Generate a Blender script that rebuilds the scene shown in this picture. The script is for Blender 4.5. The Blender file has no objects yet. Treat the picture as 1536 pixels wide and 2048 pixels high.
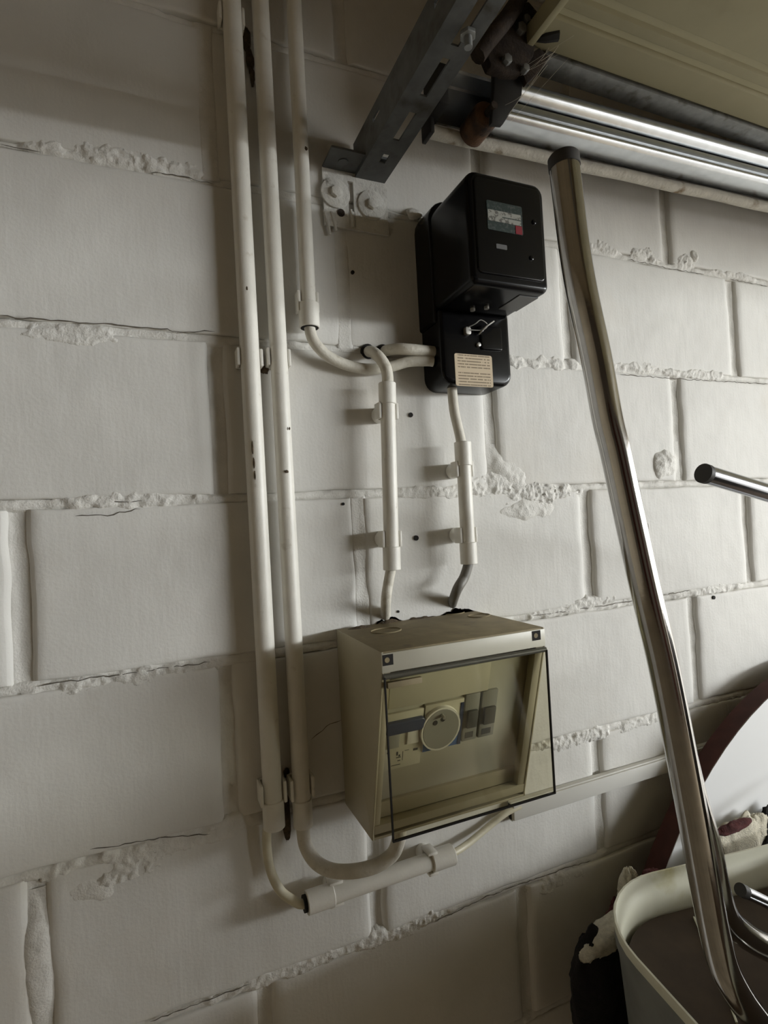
import bpy, bmesh, math, random
import numpy as np
from mathutils import Vector, Matrix

# ------------------------------------------------------------------ camera, sky, light, exposure
scene = bpy.context.scene
COL = scene.collection
F_PX, YAW, PITCH, ROLL = 1100.0, 0.400692, 0.016854, -0.053521
CAM = np.array([0.128611, -0.705336, 1.560815])

def cam_axes():
    cy, sy, cp, sp, cr, sr = (math.cos(YAW), math.sin(YAW), math.cos(PITCH), math.sin(PITCH), math.cos(ROLL), math.sin(ROLL))
    fwd = np.array([sy * cp, cy * cp, sp]); r = np.array([cy, -sy, 0.0]); up = np.cross(r, fwd)
    return cr * r + sr * up, -sr * r + cr * up, fwd
RIGHT, UPV, FWD = cam_axes()
cam_data = bpy.data.cameras.new('camera')
cam_data.sensor_fit = 'VERTICAL'; cam_data.sensor_height = 24.0
cam_data.lens = F_PX / 2048.0 * 24.0
cam_data.clip_start = 0.01; cam_data.clip_end = 100
cam = bpy.data.objects.new('camera', cam_data); COL.objects.link(cam)
M = Matrix.Identity(4)
for i in range(3):
    M[i][0] = RIGHT[i]; M[i][1] = UPV[i]; M[i][2] = -FWD[i]; M[i][3] = CAM[i]
cam.matrix_world = M
scene.camera = cam

world = bpy.data.worlds.new('overcast_sky'); scene.world = world
world.use_nodes = True
bg = world.node_tree.nodes['Background']
bg.inputs[0].default_value = (0.98, 0.965, 0.93, 1); bg.inputs[1].default_value = 5.0

ld = bpy.data.lights.new('doorway_daylight', 'AREA')          # the strip of sky seen through the open garage door
ld.shape = 'RECTANGLE'; ld.size = 16.0; ld.size_y = 0.78; ld.energy = 3150; ld.color = (0.965, 1.0, 1.0)
lo = bpy.data.objects.new('doorway_daylight', ld); COL.objects.link(lo)
lo.location = (12.0, -11.9, 2.36)
lo.rotation_euler = (math.radians(90), 0, math.radians(90))   # faces -X, into the garage

vs = scene.view_settings
vs.view_transform = 'Standard'; vs.look = 'None'; vs.gamma = 1.0; vs.exposure = -0.2
vs.use_curve_mapping = False
scene.cycles.max_bounces = 10; scene.cycles.diffuse_bounces = 6; scene.cycles.transparent_max_bounces = 12
scene.cycles.caustics_reflective = False; scene.cycles.caustics_refractive = False
scene.cycles.use_denoising = True

# ------------------------------------------------------------------ helpers
# wall coordinates: u to the right along the block wall, v up, w out of the wall into the garage (metres)
def P(u, v, w): return (u, -w, v)

def at(x, y, w):                                # point at distance w from the wall on the sight line of photo pixel (x, y)
    d = (x - 768) / F_PX * RIGHT - (y - 1024) / F_PX * UPV + FWD
    t = (-w - CAM[1]) / d[1]
    q = CAM + t * d
    return np.array([q[0], q[2], w])

def at_v(x, y, v):                              # the same, at height v
    d = (x - 768) / F_PX * RIGHT - (y - 1024) / F_PX * UPV + FWD
    t = (v - CAM[2]) / d[2]
    q = CAM + t * d
    return np.array([q[0], v, -q[1]])

def hash2(ix, iy, seed):
    h = (ix.astype(np.int64) * 374761393 + iy.astype(np.int64) * 668265263 + seed * 974711) & 0xffffffff
    h = ((h ^ (h >> 13)) * 1274126177) & 0xffffffff
    h = ((h ^ (h >> 16)) * 2246822519) & 0xffffffff
    return ((h >> 8) & 0xffff) / 65535.0

def vnoise(x, y, seed=0):
    x = np.asarray(x, float); y = np.asarray(y, float)
    ix = np.floor(x); iy = np.floor(y); fx = x - ix; fy = y - iy
    fx = fx * fx * (3 - 2 * fx); fy = fy * fy * (3 - 2 * fy)
    a = hash2(ix, iy, seed); b = hash2(ix + 1, iy, seed); c = hash2(ix, iy + 1, seed); d = hash2(ix + 1, iy + 1, seed)
    return (a + (b - a) * fx) + ((c + (d - c) * fx) - (a + (b - a) * fx)) * fy

def fbm(x, y, seed=0, oct=3):
    s = 0; amp = 0.5; tot = 0
    for k in range(oct):
        s = s + amp * vnoise(np.asarray(x) * 2 ** k, np.asarray(y) * 2 ** k, seed + 17 * k); tot += amp; amp *= 0.5
    return s / tot * 2 - 1

def catmull(pts, n=8):
    pts = [np.array(p, float) for p in pts]
    if len(pts) < 3: return pts
    ext = [2 * pts[0] - pts[1]] + pts + [2 * pts[-1] - pts[-2]]
    out = []
    for i in range(1, len(ext) - 2):
        p0, p1, p2, p3 = ext[i - 1:i + 3]
        for k in range(n):
            t = k / n
            out.append(0.5 * ((2 * p1) + (-p0 + p2) * t + (2 * p0 - 5 * p1 + 4 * p2 - p3) * t * t + (-p0 + 3 * p1 - 3 * p2 + p3) * t ** 3))
    out.append(pts[-1])
    return out

class MB:
    """collects shapes given in wall coordinates and builds one mesh object"""
    def __init__(s): s.v = []; s.f = []
    def add(s, verts, faces):
        o = len(s.v); s.v += [tuple(float(c) for c in q) for q in verts]; s.f += [tuple(o + i for i in f) for f in faces]; return s
    def box(s, u0, u1, v0, v1, w0, w1, mp=None):
        q = [(a, b, c) for c in (w0, w1) for b in (v0, v1) for a in (u0, u1)]
        if mp: q = [mp(*p) for p in q]
        return s.add(q, [(0, 2, 3, 1), (4, 5, 7, 6), (0, 1, 5, 4), (2, 6, 7, 3), (0, 4, 6, 2), (1, 3, 7, 5)])
    def ring_stack(s, rings, cap0=True, cap1=True):
        n = len(rings[0]); o = len(s.v)
        for r in rings: s.v += [tuple(float(c) for c in p) for p in r]
        for k in range(len(rings) - 1):
            for i in range(n):
                j = (i + 1) % n
                s.f.append((o + k * n + i, o + k * n + j, o + (k + 1) * n + j, o + (k + 1) * n + i))
        if cap0: s.f.append(tuple(o + i for i in reversed(range(n))))
        if cap1: s.f.append(tuple(o + (len(rings) - 1) * n + i for i in range(n)))
        return s
    def tube(s, pts, r, n=16, cap=True):
        pts = [np.array(p, float) for p in pts]; m = len(pts)
        rr = r if hasattr(r, '__len__') else [r] * m
        tang = []
        for i in range(m):
            d = pts[min(i + 1, m - 1)] - pts[max(i - 1, 0)]; tang.append(d / (np.linalg.norm(d) + 1e-12))
        a = np.array([0, 0, 1.0]) if abs(tang[0][2]) < 0.9 else np.array([1.0, 0, 0])
        nn = np.cross(tang[0], a); nn /= np.linalg.norm(nn); rings = []
        for i in range(m):
            nn = nn - tang[i] * (nn @ tang[i]); nn /= np.linalg.norm(nn); b = np.cross(tang[i], nn)
            rings.append([pts[i] + rr[i] * (math.cos(2 * math.pi * k / n) * nn + math.sin(2 * math.pi * k / n) * b) for k in range(n)])
        return s.ring_stack(rings, cap, cap)
    def cyl(s, p0, p1, r, n=20, r1=None, bev=0.0):
        p0 = np.array(p0, float); p1 = np.array(p1, float); r1 = r if r1 is None else r1
        if bev:
            d = (p1 - p0) / np.linalg.norm(p1 - p0)
            return s.tube([p0, p1 - d * bev, p1 - d * bev * .3, p1], [r, r1, r1 - bev * .3, r1 - bev], n)
        return s.tube([p0, p1], [r, r1], n)
    def rprism(s, u0, u1, v0, v1, w0, w1, r=0.004, bev=0.0, seg=5, mp=None, rb=None):
        """rounded-rectangle prism, front edge rounded by bev; rb: radius of the lower corners"""
        rb = r if rb is None else rb
        def ring(ins, w):
            out = []
            for (cu, cv, a0, rad) in ((u1, v1, 0, r), (u0, v1, 90, r), (u0, v0, 180, rb), (u1, v0, 270, rb)):
                rad2 = max(rad - ins, 0.0003)
                su = -1 if cu == u1 else 1; sv = -1 if cv == v1 else 1
                pu = cu + su * (ins + rad2); pv = cv + sv * (ins + rad2)
                for k in range(seg + 1):
                    a = math.radians(a0 + 90 * k / seg)
                    out.append((pu + rad2 * math.cos(a), pv + rad2 * math.sin(a), w))
            return out
        rings = [ring(0, w0)]
        if bev:
            for k in range(5):
                a = math.radians(90 * k / 4); rings.append(ring(bev * (1 - math.cos(a)), w1 - bev + bev * math.sin(a)))
        else: rings.append(ring(0, w1))
        if mp: rings = [[mp(*p) for p in rg] for rg in rings]
        return s.ring_stack(rings)
    def grid(s, fn, nu, nv, wrap=False):
        o = len(s.v)
        for j in range(nv):
            for i in range(nu): s.v.append(tuple(float(c) for c in fn(i / (nu - 1), j / (nv - 1))))
        for j in range(nv - 1):
            for i in range(nu - 1):
                a = o + j * nu + i; s.f.append((a, a + 1, a + nu + 1, a + nu))
        return s
    def build(s, name, mat, parent=None, bevel=0.0, smooth=40, bseg=2):
        me = bpy.data.meshes.new(name)
        off = Vector((0, 0, 0))
        V = np.array(s.v); W = np.stack([V[:, 0], -V[:, 2], V[:, 1]], 1)
        if parent is not None:
            p = parent
            while p is not None: off += p.location; p = p.parent
        else:
            off = Vector(((W[:, 0].min() + W[:, 0].max()) / 2, (W[:, 1].min() + W[:, 1].max()) / 2, W[:, 2].min()))
        W = W - np.array(off)
        me.from_pydata(W.tolist(), [], s.f)
        if bevel:
            bm = bmesh.new(); bm.from_mesh(me)
            bmesh.ops.recalc_face_normals(bm, faces=bm.faces)
            es = [e for e in bm.edges if len(e.link_faces) == 2 and e.calc_face_angle(0) > 0.6]
            bmesh.ops.bevel(bm, geom=es, offset=bevel, segments=bseg, profile=0.5, affect='EDGES', clamp_overlap=True)
            bm.to_mesh(me); bm.free()
        me.update()
        if smooth:
            if bevel: smooth = min(smooth, 25)
            me.shade_smooth(); me.set_sharp_from_angle(angle=math.radians(smooth))
        me.materials.append(mat)
        o = bpy.data.objects.new(name, me); COL.objects.link(o)
        if parent is not None: o.parent = parent
        else: o.location = off
        return o

def tag(o, label=None, cat=None, group=None, kind=None):
    if label: o['label'] = label
    if cat: o['category'] = cat
    if group: o['group'] = group
    if kind: o['kind'] = kind
    return o

def thing(name, u, v, w, label, cat, group=None):
    o = bpy.data.objects.new(name, None); o.empty_display_size = 0.03; COL.objects.link(o)
    o.location = P(u, v, w); return tag(o, label, cat, group)

# ------------------------------------------------------------------ materials
def mat(name, col, rough=0.5, metal=0.0, var=0.0, vscale=30.0, bump=0.0, bscale=200.0, col2=None, c2scale=6.0, c2lo=0.5, c2hi=0.7,
        spec=0.5, streak=False, coat=0.0):
    m = bpy.data.materials.new(name); m.use_nodes = True
    nt = m.node_tree; N = nt.nodes; L = nt.links
    b = N['Principled BSDF']
    b.inputs['Roughness'].default_value = rough; b.inputs['Metallic'].default_value = metal
    b.inputs['Specular IOR Level'].default_value = spec; b.inputs['Coat Weight'].default_value = coat
    geo = N.new('ShaderNodeNewGeometry')
    colour = None
    rgb = N.new('ShaderNodeRGB'); rgb.outputs[0].default_value = (*col, 1); colour = rgb.outputs[0]
    if var:
        nz = N.new('ShaderNodeTexNoise'); nz.inputs['Scale'].default_value = vscale; nz.inputs['Detail'].default_value = 4
        L.new(geo.outputs['Position'], nz.inputs['Vector'])
        mr = N.new('ShaderNodeMapRange'); mr.inputs[1].default_value = 0.3; mr.inputs[2].default_value = 0.7
        mr.inputs[3].default_value = 1 - var; mr.inputs[4].default_value = 1 + var * 0.4
        L.new(nz.outputs[0], mr.inputs[0])
        mx = N.new('ShaderNodeMix'); mx.data_type = 'RGBA'; mx.blend_type = 'MULTIPLY'; mx.inputs['Factor'].default_value = 1
        L.new(colour, mx.inputs['A']); L.new(mr.outputs[0], mx.inputs['B']); colour = mx.outputs['Result']
    if col2:
        nz = N.new('ShaderNodeTexNoise'); nz.inputs['Scale'].default_value = c2scale; nz.inputs['Detail'].default_value = 6
        L.new(geo.outputs['Position'], nz.inputs['Vector'])
        mr = N.new('ShaderNodeMapRange'); mr.inputs[1].default_value = c2lo; mr.inputs[2].default_value = c2hi
        L.new(nz.outputs[0], mr.inputs[0])
        mx = N.new('ShaderNodeMix'); mx.data_type = 'RGBA'
        L.new(mr.outputs[0], mx.inputs['Factor']); L.new(colour, mx.inputs['A']); mx.inputs['B'].default_value = (*col2, 1)
        colour = mx.outputs['Result']
    L.new(colour, b.inputs['Base Color'])
    if bump:
        nz = N.new('ShaderNodeTexNoise'); nz.inputs['Scale'].default_value = bscale; nz.inputs['Detail'].default_value = 5
        L.new(geo.outputs['Position'], nz.inputs['Vector'])
        h = nz.outputs[0]
        if streak:
            mp = N.new('ShaderNodeMapping'); mp.inputs['Scale'].default_value = (130, 130, 22)
            L.new(geo.outputs['Position'], mp.inputs['Vector'])
            n2 = N.new('ShaderNodeTexNoise'); n2.inputs['Scale'].default_value = 1.0; n2.inputs['Detail'].default_value = 3
            L.new(mp.outputs[0], n2.inputs['Vector'])
            ad = N.new('ShaderNodeMath'); ad.operation = 'ADD'; L.new(h, ad.inputs[0])
            ml = N.new('ShaderNodeMath'); ml.operation = 'MULTIPLY'; ml.inputs[1].default_value = 1.2
            L.new(n2.outputs[0], ml.inputs[0]); L.new(ml.outputs[0], ad.inputs[1]); h = ad.outputs[0]
        bp = N.new('ShaderNodeBump'); bp.inputs['Strength'].default_value = bump; bp.inputs['Distance'].default_value = 0.002
        L.new(h, bp.inputs['Height']); L.new(bp.outputs[0], b.inputs['Normal'])
    return m

MT = {}
MT['wall'] = mat('white_wall_paint', (0.715, 0.705, 0.675), 0.62, var=0.07, vscale=9, bump=0.16, bscale=260, col2=(0.60, 0.55, 0.47), c2scale=3.2, c2lo=0.56, c2hi=0.85, streak=True, spec=0.35)
MT['mortar'] = mat('painted_mortar', (0.725, 0.712, 0.675), 0.65, var=0.08, vscale=60, bump=0.45, bscale=420, spec=0.3)
MT['core'] = mat('wall_core', (0.45, 0.43, 0.40), 0.9)
MT['plaster'] = mat('plain_plaster', (0.56, 0.485, 0.365), 0.9, var=0.1, vscale=3)
MT['concrete'] = mat('concrete_floor', (0.35, 0.29, 0.205), 0.85, var=0.3, vscale=5, bump=0.3, bscale=80)
MT['brickdark'] = mat('dark_brick_paint', (0.17, 0.145, 0.12), 0.9, var=0.3, vscale=6)
MT['ceil'] = mat('ceiling_board', (0.46, 0.385, 0.27), 0.9, var=0.15, vscale=4)
MT['drive'] = mat('driveway', (0.35, 0.34, 0.32), 0.9, var=0.2, vscale=2)
MT['pipe'] = mat('painted_conduit', (0.76, 0.74, 0.68), 0.42, var=0.06, vscale=40, bump=0.12, bscale=300, col2=(0.50, 0.46, 0.38), c2scale=55, c2lo=0.66, c2hi=0.80)
MT['cable'] = mat('painted_cable', (0.66, 0.63, 0.55), 0.55, var=0.10, vscale=70, bump=0.3, bscale=320, col2=(0.42, 0.38, 0.30), c2scale=80, c2lo=0.60, c2hi=0.8)
MT['cable_ivory'] = mat('ivory_cable', (0.66, 0.62, 0.47), 0.45, var=0.12, vscale=60)
MT['cable_grey'] = mat('grey_cable', (0.20, 0.19, 0.17), 0.5, var=0.2, vscale=60)
MT['black'] = mat('black_bakelite', (0.0030, 0.0030, 0.0035), 0.22, spec=0.22, var=0.2, vscale=30)
MT['blackedge'] = mat('black_bakelite_rim', (0.0040, 0.0040, 0.0045), 0.18, spec=0.28)
MT['hole'] = mat('dark_plug', (0.012, 0.010, 0.009), 0.9)  # near-black colour standing in for the shade inside holes and recesses
MT['crack'] = mat('paint_crack', (0.13, 0.115, 0.095), 0.9)
MT['dial'] = mat('dial_plate', (0.26, 0.26, 0.23), 0.5, col2=(0.09, 0.085, 0.075), c2scale=220, c2lo=0.52, c2hi=0.60)
MT['dial_dark'] = mat('dial_dark', (0.014, 0.026, 0.024), 0.4, col2=(0.05, 0.06, 0.055), c2scale=260, c2lo=0.52, c2hi=0.6)
MT['dial_red'] = mat('dial_red', (0.20, 0.018, 0.028), 0.35)
MT['seal'] = mat('lead_seal', (0.42, 0.41, 0.38), 0.4, metal=0.6)
MT['beige'] = mat('beige_plastic', (0.40, 0.36, 0.25), 0.5, var=0.07, vscale=25, bump=0.05, bscale=200)
MT['beige_top'] = mat('dusty_beige_plastic', (0.27, 0.22, 0.125), 0.75, var=0.2, vscale=40, col2=(0.20, 0.16, 0.10), c2scale=45, c2lo=0.58, c2hi=0.72)
MT['beige_lt'] = mat('pale_beige_plastic', (0.56, 0.54, 0.45), 0.4, var=0.04, vscale=30)
MT['plate'] = mat('grey_beige_plate', (0.50, 0.49, 0.42), 0.4, var=0.04, vscale=30)
MT['dust'] = mat('brown_dust', (0.11, 0.08, 0.05), 1.0, var=0.4, vscale=200, bump=0.8, bscale=500)
MT['blue'] = mat('blue_plastic', (0.07, 0.15, 0.38), 0.4)
MT['navy'] = mat('navy_plastic', (0.035, 0.05, 0.10), 0.35)
MT['modgrey'] = mat('grey_module', (0.30, 0.30, 0.28), 0.4)
MT['moddark'] = mat('dark_module', (0.10, 0.10, 0.10), 0.4)
MT['print'] = mat('dark_print', (0.04, 0.04, 0.04), 0.6)
MT['whiteplastic'] = mat('white_plastic', (0.78, 0.775, 0.74), 0.35)
MT['galv'] = mat('galvanised_steel', (0.30, 0.31, 0.31), 0.5, metal=0.7, var=0.25, vscale=60, bump=0.15, bscale=150, col2=(0.12, 0.11, 0.09), c2scale=40, c2lo=0.55, c2hi=0.75)
MT['strut'] = mat('dull_grey_strut', (0.125, 0.13, 0.13), 0.55, metal=0.35, var=0.25, vscale=50, bump=0.15, bscale=160, col2=(0.06, 0.055, 0.045), c2scale=35, c2lo=0.55, c2hi=0.75)
MT['track'] = mat('bright_track_steel', (0.62, 0.65, 0.68), 0.26, metal=1.0, var=0.12, vscale=50, bump=0.03, bscale=90)
MT['chrome'] = mat('chrome_tube', (0.55, 0.54, 0.525), 0.12, metal=1.0, var=0.10, vscale=60, bump=0.02, bscale=150)
MT['darkchrome'] = mat('dark_chrome_tube', (0.32, 0.33, 0.35), 0.18, metal=1.0)
MT['cap'] = mat('black_rubber_cap', (0.035, 0.032, 0.03), 0.6)
MT['rust'] = mat('rusty_iron', (0.050, 0.034, 0.024), 0.8, metal=0.2, var=0.5, vscale=120, bump=0.7, bscale=300, col2=(0.015, 0.011, 0.009), c2scale=45, c2lo=0.40, c2hi=0.75)
MT['rustbright'] = mat('orange_rust_roller', (0.17, 0.085, 0.04), 0.7, metal=0.3, var=0.5, vscale=120, bump=0.5, bscale=300, col2=(0.02, 0.014, 0.011), c2scale=60, c2lo=0.40, c2hi=0.66)
MT['blackiron'] = mat('black_iron', (0.012, 0.011, 0.010), 0.7, var=0.3, vscale=80)
MT['paintrust'] = mat('flaking_white_paint', (0.60, 0.58, 0.52), 0.6, var=0.15, vscale=60, bump=0.6, bscale=220, col2=(0.20, 0.14, 0.07), c2scale=28, c2lo=0.57, c2hi=0.70)
MT['paintsteel'] = mat('white_painted_steel', (0.70, 0.69, 0.65), 0.5, var=0.15, vscale=60, bump=0.7, bscale=200, col2=(0.25, 0.23, 0.20), c2scale=70, c2lo=0.63, c2hi=0.72)
MT['door'] = mat('beige_door_sheet', (0.42, 0.39, 0.25), 0.55, var=0.10, vscale=10, bump=0.05, bscale=60, col2=(0.25, 0.21, 0.12), c2scale=8, c2lo=0.58, c2hi=0.85)
MT['cream'] = mat('cream_enamel', (0.72, 0.71, 0.58), 0.35, var=0.06, vscale=20, col2=(0.48, 0.44, 0.22), c2scale=14, c2lo=0.58, c2hi=0.74)
MT['tubdark'] = mat('grey_tub_outside', (0.22, 0.23, 0.22), 0.55, var=0.2, vscale=25)
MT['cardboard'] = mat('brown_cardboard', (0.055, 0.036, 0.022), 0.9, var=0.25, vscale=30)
MT['mahogany'] = mat('mahogany_edge', (0.060, 0.018, 0.012), 0.6, var=0.3, vscale=40, spec=0.2)
MT['laminate'] = mat('white_laminate', (0.74, 0.75, 0.76), 0.45)
MT['ragwhite'] = mat('cream_fleece', (0.62, 0.58, 0.47), 1.0, var=0.2, vscale=160, bump=1.0, bscale=500)
MT['ragred'] = mat('burgundy_cloth', (0.09, 0.022, 0.022), 1.0, var=0.4, vscale=120, bump=0.8, bscale=500)
MT['ragblack'] = mat('black_cloth', (0.012, 0.010, 0.010), 1.0, var=0.4, vscale=120, bump=0.8, bscale=500)
MT['wood'] = mat('bench_wood', (0.16, 0.10, 0.06), 0.8, var=0.3, vscale=20)
MT['web'] = mat('cobweb_silk', (0.62, 0.58, 0.48), 0.9)

def cover_mat():
    m = bpy.data.materials.new('smoked_clear_plastic'); m.use_nodes = True
    nt = m.node_tree; N = nt.nodes; L = nt.links
    N.remove(N['Principled BSDF']); out = N['Material Output']
    tr = N.new('ShaderNodeBsdfTransparent'); tr.inputs[0].default_value = (0.90, 0.885, 0.80, 1)
    gl = N.new('ShaderNodeBsdfGlossy'); gl.inputs['Roughness'].default_value = 0.06; gl.inputs['Color'].default_value = (1, 1, 1, 1)
    lw = N.new('ShaderNodeLayerWeight'); lw.inputs[0].default_value = 0.5
    pw_ = N.new('ShaderNodeMath'); pw_.operation = 'POWER'; pw_.inputs[1].default_value = 4.0; L.new(lw.outputs['Facing'], pw_.inputs[0])
    fr = N.new('ShaderNodeMath'); fr.operation = 'MULTIPLY_ADD'; fr.inputs[1].default_value = 0.6; fr.inputs[2].default_value = 0.035; L.new(pw_.outputs[0], fr.inputs[0])
    mx = N.new('ShaderNodeMixShader'); L.new(fr.outputs[0], mx.inputs[0]); L.new(tr.outputs[0], mx.inputs[1]); L.new(gl.outputs[0], mx.inputs[2])
    L.new(mx.outputs[0], out.inputs[0]); return m
MT['cover'] = cover_mat()

def sticker_mat():
    m = bpy.data.materials.new('printed_paper_label'); m.use_nodes = True
    nt = m.node_tree; N = nt.nodes; L = nt.links; b = N['Principled BSDF']; b.inputs['Roughness'].default_value = 0.7
    geo = N.new('ShaderNodeNewGeometry'); sx = N.new('ShaderNodeSeparateXYZ'); L.new(geo.outputs['Position'], sx.inputs[0])
    def mth(op, a, bb=None):
        n = N.new('ShaderNodeMath'); n.operation = op
        for i, q in enumerate((a, bb)):
            if q is None: continue
            if isinstance(q, (int, float)): n.inputs[i].default_value = q
            else: L.new(q, n.inputs[i])
        return n.outputs[0]
    row = mth('MULTIPLY', mth('SUBTRACT', sx.outputs['Z'], STK[2]), 11.0 / (STK[3] - STK[2]))
    fr = mth('FRACT', row); rid = mth('FLOOR', row)
    band = mth('MULTIPLY', mth('GREATER_THAN', fr, 0.30), mth('LESS_THAN', fr, 0.72))
    cmb = N.new('ShaderNodeCombineXYZ'); L.new(mth('MULTIPLY', sx.outputs['X'], 420.0), cmb.inputs[0]); L.new(mth('MULTIPLY', rid, 7.3), cmb.inputs[1])
    nz = N.new('ShaderNodeTexNoise'); nz.inputs['Scale'].default_value = 1.0; nz.inputs['Detail'].default_value = 2; L.new(cmb.outputs[0], nz.inputs['Vector'])
    word = mth('GREATER_THAN', nz.outputs[0], 0.41)
    inn = mth('MULTIPLY', mth('GREATER_THAN', sx.outputs['X'], STK[0] + 0.0045), mth('LESS_THAN', sx.outputs['X'], STK[1] - 0.004))
    gap = mth('SUBTRACT', 1.0, mth('COMPARE', rid, 5.0)); 
    msk = mth('MULTIPLY', mth('MULTIPLY', band, word), mth('MULTIPLY', inn, gap))
    mx = N.new('ShaderNodeMix'); mx.data_type = 'RGBA'; L.new(mth('MULTIPLY', msk, 0.75), mx.inputs['Factor'])
    mx.inputs['A'].default_value = (0.60, 0.49, 0.345, 1); mx.inputs['B'].default_value = (0.12, 0.085, 0.05, 1)
    L.new(mx.outputs['Result'], b.inputs['Base Color']); return m
STK = (0.5215, 0.5825, 1.7415, 1.7865)          # u0, u1, v0, v1 of the paper label on the meter
MT['sticker'] = sticker_mat()

# ------------------------------------------------------------------ the setting
X0, X1, YF, ZC = -2.4, 2.85, -3.9, 2.6
def struct(name, mb, m, parent=None, **k):
    o = mb.build(name, m, parent, **k)
    if parent is None: tag(o, kind='structure')
    return o
struct('floor', MB().box(X0 - .2, X1 + .2, -0.15, 0, -0.2, 4.1), MT['concrete'], smooth=0)
struct('ceiling', MB().box(X0 - .2, X1 + .2, ZC, ZC + .15, -0.2, 4.1), MT['ceil'], smooth=0)
struct('wall_left', MB().box(X0 - .15, X0, 0, ZC, -0.15, 4.05), MT['plaster'], smooth=0)
struct('wall_front', MB().box(X0, X1, 0, ZC, 3.9, 4.05), MT['brickdark'], smooth=0)
for k, (a, b) in enumerate(((-1.15, -0.25), (0.75, 1.65))):  # unseen doors, added only for the chrome tubing to reflect
    dn = struct('door_%d' % (k + 2), MB().box(a, b, 0, 2.05, 3.86, 3.899), MT['mahogany'], smooth=0)
    MB().cyl((b - .07, 1.0, 3.80), (b - .07, 1.0, 3.87), .02, 14, bev=.004).build('door_knob', MT['brickdark'], dn)
wr = MB(); wr.box(X1, X1 + .15, 0, ZC, -0.15, 0.10); wr.box(X1, X1 + .15, 0, ZC, 3.25, 4.05); wr.box(X1, X1 + .15, 2.075, ZC, 0.10, 3.25)
struct('wall_right', wr, MT['plaster'], smooth=0)
struct('ground_driveway', MB().box(X1 + .2, 14, -0.15, -0.02, -5, 8), MT['drive'], smooth=0)

wall = struct('wall_back', MB().box(X0, X1, 0, ZC, -0.15, -0.014), MT['core'], smooth=0)

LINES = [round(0.2 * k, 3) for k in range(14)]                       # course lines, 0 .. 2.6
MEAS = {9: [-.4, .384, .776, 1.186], 10: [.2152, .616, 1.017], 8: [.211, .614, 1.0165], 7: [-.006, .390, .791, 1.188], 6: [.205, .612, 1.0245],
        5: [-.002, .3875, .783], 4: [.233, .6225], 11: [0.0, .401, .803]}  # vertical joints per course (index from the floor)
def joints(row):
    base = MEAS.get(row)
    if base is None: base = [0.0, 0.4] if row % 2 else [0.21, 0.61]
    js = list(base)
    while js[0] - 0.4 > X0 + 0.08: js.insert(0, js[0] - 0.4 + random.uniform(-.004, .004))
    while js[-1] + 0.4 < X1 - 0.08: js.append(js[-1] + 0.4 + random.uniform(-.004, .004))
    return [X0 + 0.0] + js + [X1 - 0.0]

random.seed(4)
GAPU, GAPV = 0.0085, 0.0055
FILLED = {(10, .2152): .0008, (9, .384): .0012, (7, .390): .0045}            # joints pointed almost flush: depth left
def block_mesh(u0, u1, v0, v1, sd, fine, dl=.0085, dr=.0085):
    du, dv = (0.006, 0.006) if fine else (0.05, 0.05)
    nu = max(5, int((u1 - u0) / du) + 1); nv = max(5, int((v1 - v0) / dv) + 1)
    def axis(n, a, b, e):                                            # denser toward the rounded edges
        t = np.linspace(0, 1, n); x = a + (b - a) * t
        extra = np.array([a + e * q for q in (.12, .3, .6)] + [b - e * q for q in (.12, .3, .6)])
        return np.unique(np.round(np.concatenate([x, extra]), 6))
    us = axis(nu, u0, u1, 0.010); vv = axis(nv, v0, v1, 0.005)
    U, V = np.meshgrid(us, vv)
    wob = 0.0018
    eu0 = u0 + wob * fbm(V * 25, V * 0 + sd, sd, 2); eu1 = u1 + wob * fbm(V * 25, V * 0 + sd + 5, sd + 1, 2)
    ev0 = v0 + wob * fbm(U * 22, U * 0 + sd, sd + 2, 2); ev1 = v1 + wob * fbm(U * 22, U * 0 + sd + 9, sd + 3, 2)
    Un = eu0 + (U - u0) / (u1 - u0) * (eu1 - eu0); Vn = ev0 + (V - v0) / (v1 - v0) * (ev1 - ev0)
    dU = np.minimum(Un - eu0, eu1 - Un); dV = np.minimum(Vn - ev0, ev1 - Vn)
    def edge(d, r, drop): 
        t = np.clip(d / r, 0, 1); return -drop * (1 - np.sqrt(np.clip(1 - (1 - t) ** 2, 0, 1)))
    w = np.minimum(np.minimum(edge(Un - eu0, 0.0135, dl), edge(eu1 - Un, 0.0135, dr)), edge(dV, 0.0045, 0.0028))
    w = w + 0.0011 * fbm(Un * 9, Vn * 9, sd, 2) + 0.00045 * fbm(Un * 60, Vn * 60, sd + 7, 2)
    tilt = random.uniform(-.003, .003); w = w + tilt * (Un - (u0 + u1) / 2) + random.uniform(-.0006, .0006)
    nv_, nu_ = U.shape
    verts = np.stack([Un, Vn, w], -1).reshape(-1, 3).tolist(); faces = []
    for j in range(nv_ - 1):
        for i in range(nu_ - 1):
            a = j * nu_ + i; faces.append((a, a + 1, a + nu_ + 1, a + nu_))
    # skirt down to the wall core
    rim = [i for i in range(nu_)] + [j * nu_ + nu_ - 1 for j in range(1, nv_)] + [(nv_ - 1) * nu_ + i for i in range(nu_ - 2, -1, -1)] + [j * nu_ for j in range(nv_ - 2, 0, -1)]
    o = len(verts)
    verts += [(verts[k][0], verts[k][1], -0.0142) for k in rim]; n = len(rim)
    for k in range(n): faces.append((rim[k], o + k, o + (k + 1) % n, rim[(k + 1) % n]))
    return verts, faces

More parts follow.
